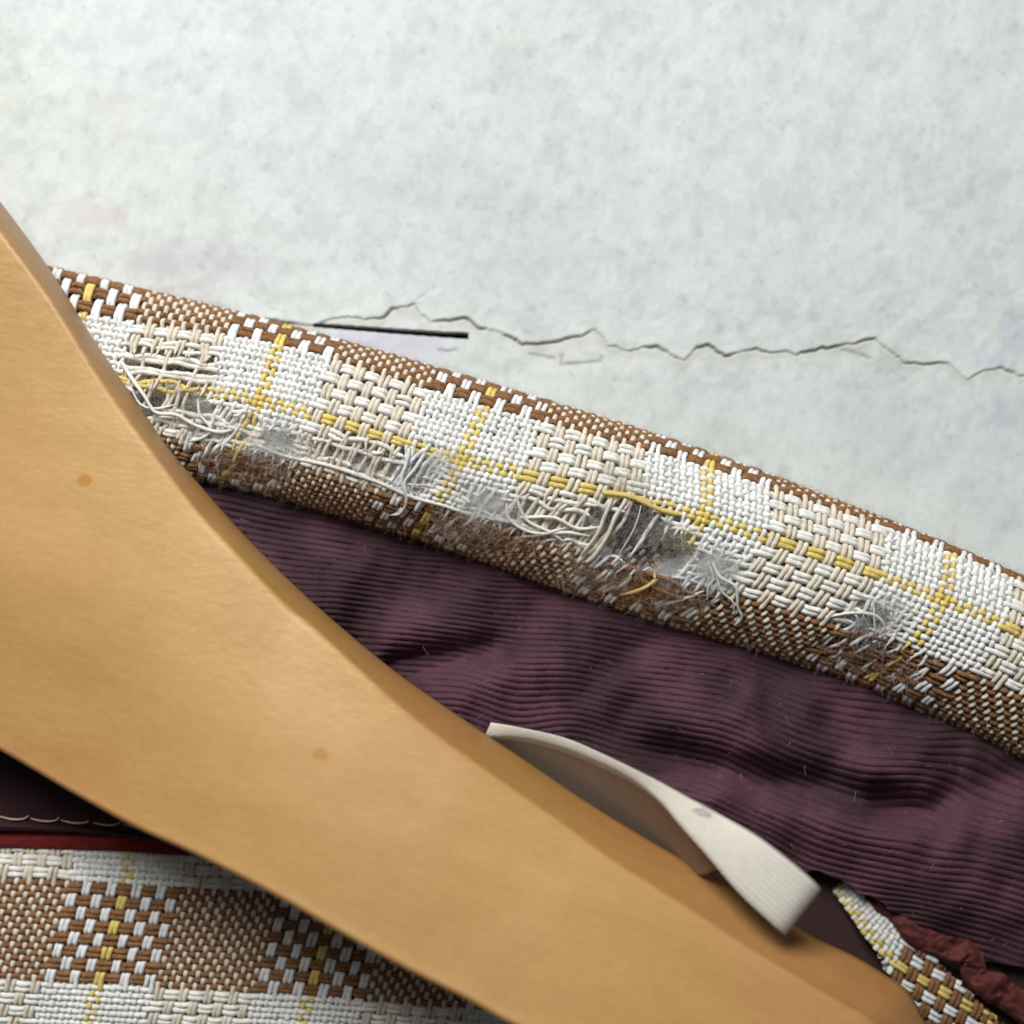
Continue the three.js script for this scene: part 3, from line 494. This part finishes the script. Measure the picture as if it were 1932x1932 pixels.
// white cotton tape loop sewn inside the neck
{
  const P = [[926, 1363, 17.2], [983, 1373, 18.2], [1068, 1393, 19.2], [1153, 1430, 20.2], [1238, 1472, 21.4], [1294, 1503, 22.2], [1337, 1526, 22.8], [1417, 1571, 23.6], [1470, 1609, 24.0], [1525, 1654, 23.8], [1546, 1674, 22.6], [1549, 1680, 20.8]];
  const Rr = [[914, 1391, 17.0], [983, 1393, 18.0], [1068, 1414, 19.0], [1153, 1450, 20.0], [1206, 1479, 21.0], [1249, 1515, 22.0], [1280, 1552, 22.8], [1337, 1617, 23.8], [1395, 1685, 24.2], [1456, 1742, 24.0], [1479, 1762, 22.8], [1481, 1765, 20.8]];
  const T = [[960, 1470, 10.4], [1010, 1500, 10.4], [1090, 1540, 10.4], [1170, 1580, 10.6], [1240, 1610, 12], [1290, 1640, 14], [1320, 1655, 17], [1360, 1640, 21], [1400, 1650, 22.4], [1456, 1700, 22.4], [1490, 1725, 21], [1500, 1728, 20]];
  const Bk = P.map((p, i) => { const w = clamp((i - 4) / 4); return [p[0] - 4 * (1 - w) + (T[i][0] - p[0]) * 0.3 * w, p[1] + 10 + (T[i][1] - p[1]) * 0.2 * w, lerp(10.5, p[2] - 1.6, w)]; });
  for (const L of [P, Rr, T, Bk]) for (const q of L) q[2] += 7.5 * sstep(950, 1500, q[0]);
  const xs = P.map((_, i) => i), f = [P, Rr, T, Bk].map((c) => spline(xs, c));
  const prof = []; const N1 = 44;
  for (let i = 0; i <= N1; i++) prof.push([0, 1, i / N1]); for (let i = 1; i <= 14; i++) prof.push([1, 2, i / 14]); for (let i = 1; i <= 4; i++) prof.push([2, 3, i / 4]); for (let i = 1; i <= 6; i++) prof.push([3, 0, i / 6]);
  const nS = 240;
  const g = gridMesh(nS, prof.length - 1, (i, j) => {
    const t = i / nS * 11, q = f.map((s) => s(t)), [a, b, w] = prof[j]; let p = q[a].map((x, k) => lerp(x, q[b][k], w));
    if (a === 0) p[2] += 0.75 * Math.sqrt(Math.max(0, 1 - (2 * w - 1) ** 2)) * 0.9 + 0.13 * Math.cos(w * Math.PI * 2 * 11) + 0.05 * Math.sin(i * 1.9 + j);
    return at(...p);
  }, { color: (i, j) => { const t = i / nS * 11, [a, , w] = prof[j], n = vnoise(i * 0.7, j * 0.7, 3); let c = hex(a === 1 ? '#96826f' : '#e9e4d8').map((q) => q * (0.92 + 0.12 * n)); const d = Math.hypot((t - 6.0) / 0.22, (w - 0.22) / 0.16); if (a === 0 && d < 1 + (vnoise(i * 0.5, j * 0.5, 9) - 0.5)) c = lerpC(c, hex('#4c4f52'), 0.75 * vnoise(i * 0.9, j * 0.8, 19)); return c; } });  // inner face tinted taupe: its shadow is painted into the colour
  mesh('tape_loop', g, new THREE.MeshStandardMaterial({ vertexColors: true, roughness: 0.9, side: THREE.DoubleSide }), jacket).userData = { label: 'white cotton tape loop with a folded end' };
}
function lerpC(a, b, t) { return a.map((q, i) => lerp(q, b[i], t)); }
// the back of the jacket that everything lies on
{
  const out = [[-330, 1240], [-330, 700], [100, 660], [480, 700], [900, 800], [1320, 930], [1760, 1085], [2200, 1290], [2200, 2250], [-330, 2120]].map(([x, y]) => at(x, y, 0));
  const sh = new THREE.Shape(out.map((p) => new THREE.Vector2(p[0], -p[2])));
  const g = new THREE.ExtrudeGeometry(sh, { depth: 0.0006, bevelEnabled: false }); g.rotateX(-Math.PI / 2); g.translate(0, 0.0007, 0);
  mesh('jacket_back', g, new THREE.MeshStandardMaterial({ color: new THREE.Color('#3a2622'), roughness: 0.95 }), jacket).userData = { label: 'dark inner back of the jacket' };
}
const fz = mesh('loose_fibres', mergeGeometries(fuzzPieces), MAT.fluff, jacket); fz.userData = { kind: 'stuff', label: 'loose wool fibres' };

// ---------------------------------------------------------------- wooden hanger
{
  const A = [[-270, 40], [-180, 150], [-90, 265], [0, 380], [60, 460], [115, 540], [165, 622], [215, 697], [260, 762], [320, 848], [395, 935], [470, 1018], [560, 1108], [650, 1188], [740, 1262], [830, 1326], [910, 1380], [1000, 1440], [1100, 1508], [1230, 1588], [1340, 1648], [1440, 1704], [1530, 1765], [1611, 1804], [1668, 1838], [1712, 1868], [1745, 1925], [1790, 2010], [1850, 2120]];
  const B = [[-270, 92], [-180, 203], [-90, 318], [0, 433], [63, 517], [102, 573], [138, 631], [180, 700], [225, 768], [278, 840], [374, 967], [440, 1038], [534, 1137], [600, 1192], [674, 1260], [751, 1331], [824, 1388], [902, 1443], [1068, 1560], [1153, 1622], [1238, 1676], [1323, 1730], [1417, 1792], [1510, 1848], [1590, 1895], [1640, 1925], [1690, 1975], [1740, 2040], [1800, 2140]];
  const C = [[-520, 1150], [-400, 1212], [-250, 1290], [-120, 1358], [0, 1421], [142, 1504], [255, 1566], [354, 1611], [453, 1660], [547, 1711], [649, 1770], [762, 1832], [876, 1889], [949, 1930], [1100, 2002], [1300, 2090], [1500, 2170]];
  const res = (P) => { const d = [0]; for (let i = 1; i < P.length; i++) d.push(d[i - 1] + Math.hypot(P[i][0] - P[i - 1][0], P[i][1] - P[i - 1][1])); return spline(d.map((x) => x / d[d.length - 1]), P); };
  const fa = res(A), fc = res(C), bS = (() => { // B paired with A station by station
    const ta = (() => { const d = [0]; for (let i = 1; i < A.length; i++) d.push(d[i - 1] + Math.hypot(A[i][0] - A[i - 1][0], A[i][1] - A[i - 1][1])); return d.map((x) => x / d[d.length - 1]); })();
    return spline(ta, B);
  })();
  const YB = 11, YT = 21, rise = (t) => 10 * sstep(0.12, 0.95, t);   // the arm slopes up towards its tip
  const nS = 260;
  const stations = [];
  for (let i = 0; i <= nS; i++) { const t = i / nS; stations.push([V(at(...fa(t), YB + 0.8 + rise(t))), V(at(...bS(t), YT + rise(t))), V(at(...fc(t), YT - 0.6 + rise(t) + 9 * sstep(0.12, 0.6, t)))]); }
  const section = ([a, b, c]) => {
    const ab = b.clone().sub(a), bc = c.clone().sub(b), out = [], W = bc.length(), bcn = bc.clone().normalize(), abn = ab.clone().normalize(), rnd = 0.0011;
    const low = a.clone().addScaledVector(bcn, 0.0008); low.y = a.y - 0.0008; out.push(low.clone().addScaledVector(bcn, 0.004), low);
    for (let k = 0; k <= 8; k++) { const p = a.clone().lerp(b, k / 8 * (1 - rnd / ab.length())); p.addScaledVector(bcn, -0.00035 * Math.sin(k / 8 * Math.PI)); out.push(p); }
    const p0 = b.clone().addScaledVector(abn, -rnd), p2 = b.clone().addScaledVector(bcn, rnd);
    for (let k = 1; k <= 6; k++) { const t = k / 6, p = p0.clone().multiplyScalar((1 - t) ** 2).addScaledVector(b, 2 * t * (1 - t)).addScaledVector(p2, t * t); out.push(p); }
    for (let k = 1; k <= 26; k++) { const t = k / 26, p = p2.clone().lerp(c.clone().addScaledVector(bcn, -0.0016), t); p.y += 0.0006 * Math.sin(t * Math.PI); out.push(p); }
    const e0 = c.clone().addScaledVector(bcn, -0.0016), e1 = c.clone(); e1.y += 0.0006; const e2 = c.clone(); e2.y -= 0.0018;
    for (let k = 1; k <= 6; k++) { const t = k / 6; out.push(e0.clone().multiplyScalar((1 - t) ** 2).addScaledVector(e1, 2 * t * (1 - t)).addScaledVector(e2, t * t)); }
    const d = c.clone().addScaledVector(bcn, -0.0002); d.y = a.y + 0.0002; out.push(c.clone().lerp(d, 0.6), d); const d2 = d.clone().addScaledVector(bcn, -0.0012); d2.y = a.y - 0.0008; out.push(d2, d2.clone().addScaledVector(bcn, -0.004), low.clone().addScaledVector(bcn, 0.004));
    return out;
  };
  const secs = stations.map(section), m = secs[0].length;
  const X0 = -0.14, SP = 0.34;
  const g = gridMesh(nS, m - 1, (i, j) => secs[i][j].toArray(), { uv: (p) => [(p[0] - X0) / SP, (p[2] - X0 + p[1] * 0.4) / SP], color: (i, j) => (j <= 12 || j >= m - 10 ? [0.78, 0.7, 0.6] : [1, 1, 1]) });   // shade of the sides painted in: rim tinted darker than the face
  // end caps
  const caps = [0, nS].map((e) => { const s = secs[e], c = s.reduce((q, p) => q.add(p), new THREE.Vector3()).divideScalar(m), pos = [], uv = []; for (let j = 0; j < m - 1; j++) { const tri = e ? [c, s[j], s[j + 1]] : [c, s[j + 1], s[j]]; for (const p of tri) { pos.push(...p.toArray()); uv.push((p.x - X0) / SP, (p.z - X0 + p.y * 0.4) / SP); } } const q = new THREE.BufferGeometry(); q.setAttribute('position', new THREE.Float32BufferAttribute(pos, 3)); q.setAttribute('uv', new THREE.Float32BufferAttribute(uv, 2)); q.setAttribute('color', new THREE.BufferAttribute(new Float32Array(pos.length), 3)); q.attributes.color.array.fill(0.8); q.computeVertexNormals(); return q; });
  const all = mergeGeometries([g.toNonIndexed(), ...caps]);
  const N = 2048, mm = SP * 1000 / N;
  const spots = [at(157, 905, 23), at(603, 1423, 29.5)].map((p) => [(p[0] - X0) * 1000, (p[2] - X0 + p[1] * 0.4) * 1000]);
  const R = rng(5), streak = new Float32Array(N * N);
  const dash = (x, y, len, wid, ang, a) => { const ct = Math.cos(ang), st = Math.sin(ang), n = Math.ceil(len / mm); for (let i = 0; i <= n; i++) { const t = i / n, e = Math.sin(t * Math.PI) * a, cx = (x + ct * len * t) / mm, cy = (y + st * len * t) / mm, w = wid / mm; for (let yy = Math.floor(cy - w); yy <= cy + w + 1; yy++) for (let xx = Math.floor(cx - w); xx <= cx + w + 1; xx++) { if (xx < 0 || yy < 0 || xx >= N || yy >= N) continue; const k = e * Math.exp(-((yy - cy) ** 2 + (xx - cx) ** 2) / (w * w * 0.5)), o = yy * N + xx; if (Math.abs(k) > Math.abs(streak[o])) streak[o] = k; } } };
  for (let i = 0; i < 5200; i++) dash(R() * 340, R() * 340, 0.6 + R() * 1.3, 0.16, 0.35 + (R() - 0.5) * 0.5, -(3 + R() * 8));            // pores
  for (let i = 0; i < 2600; i++) { const t = R() * 0.45, p = at(...bS(t + 0.12), YT), k = R() ** 2; dash((p[0] - X0) * 1000 - 1.5 - k * 16, (p[2] - X0 + p[1] * 0.4) * 1000 + 1 + k * 9 * R(), 1 + R() * 3.4, 0.17, 0.12 + (R() - 0.5) * 0.16, (8 + R() * 24) * (1 - k * 0.6)); }
  const map = dataTex(N, N, (x, y) => {
    const mx = x * mm, my = y * mm, a = mx * 0.94 + my * 0.34, b = -mx * 0.34 + my * 0.94;
    const big = fbm(a * 0.012, b * 0.05, 3, 3), fig = fbm(a * 0.05 + b * 0.02, b * 0.09, 13, 3), fine = fbm(a * 0.5, b * 2.6, 23, 2), spk = vnoise(mx * 2.4, my * 2.4, 33), band = Math.sin(b * 0.55 + fbm(a * 0.02, b * 0.06, 43, 2) * 9);
    const t = (big - 0.5) * 40 + (fig - 0.5) * 26 + (fine - 0.5) * 15 + (spk - 0.5) * 9 + band * 2.2 + streak[y * N + x];
    let c = [196 + t * 0.66, 153 + t * 0.68, 92 + t * 0.66];
    const pk = sstep(0.5, 0.75, fbm(mx * 0.03, my * 0.03, 53, 2)) * 0.55; c = [c[0] + pk * 4, c[1] - pk * 7, c[2] + pk * 2];
    spots.forEach(([sx, sy], i) => { const d = Math.hypot((mx - sx) / (i ? 1.25 : 1.15), (my - sy) / (i ? 1.0 : 0.95)) + (vnoise(mx * 0.9, my * 0.9, 63) - 0.5) * 0.35, w = 0.8 * (1 - sstep(0.7, 1.15, d)); c = [lerp(c[0], 190, w), lerp(c[1], 132, w), lerp(c[2], 52, w)]; });
    return c;
  });
  const bump = dataTex(512, 512, (x, y) => { const v = 128 + (fbm(x * 0.05, y * 0.25, 3, 3) - 0.5) * 160; return [v, v, v]; }, false); bump.wrapS = bump.wrapT = THREE.RepeatWrapping; bump.repeat.set(7, 7);
  const wood = new THREE.MeshPhysicalMaterial({ map, vertexColors: true, bumpMap: bump, bumpScale: 0.00002, roughness: 0.46, clearcoat: 0.25, clearcoatRoughness: 0.35, side: THREE.DoubleSide });
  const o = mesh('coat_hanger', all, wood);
  o.userData = { label: 'curved honey-coloured wooden coat hanger lying across the jacket', category: 'hanger' };
}
renderer.render(scene, camera);
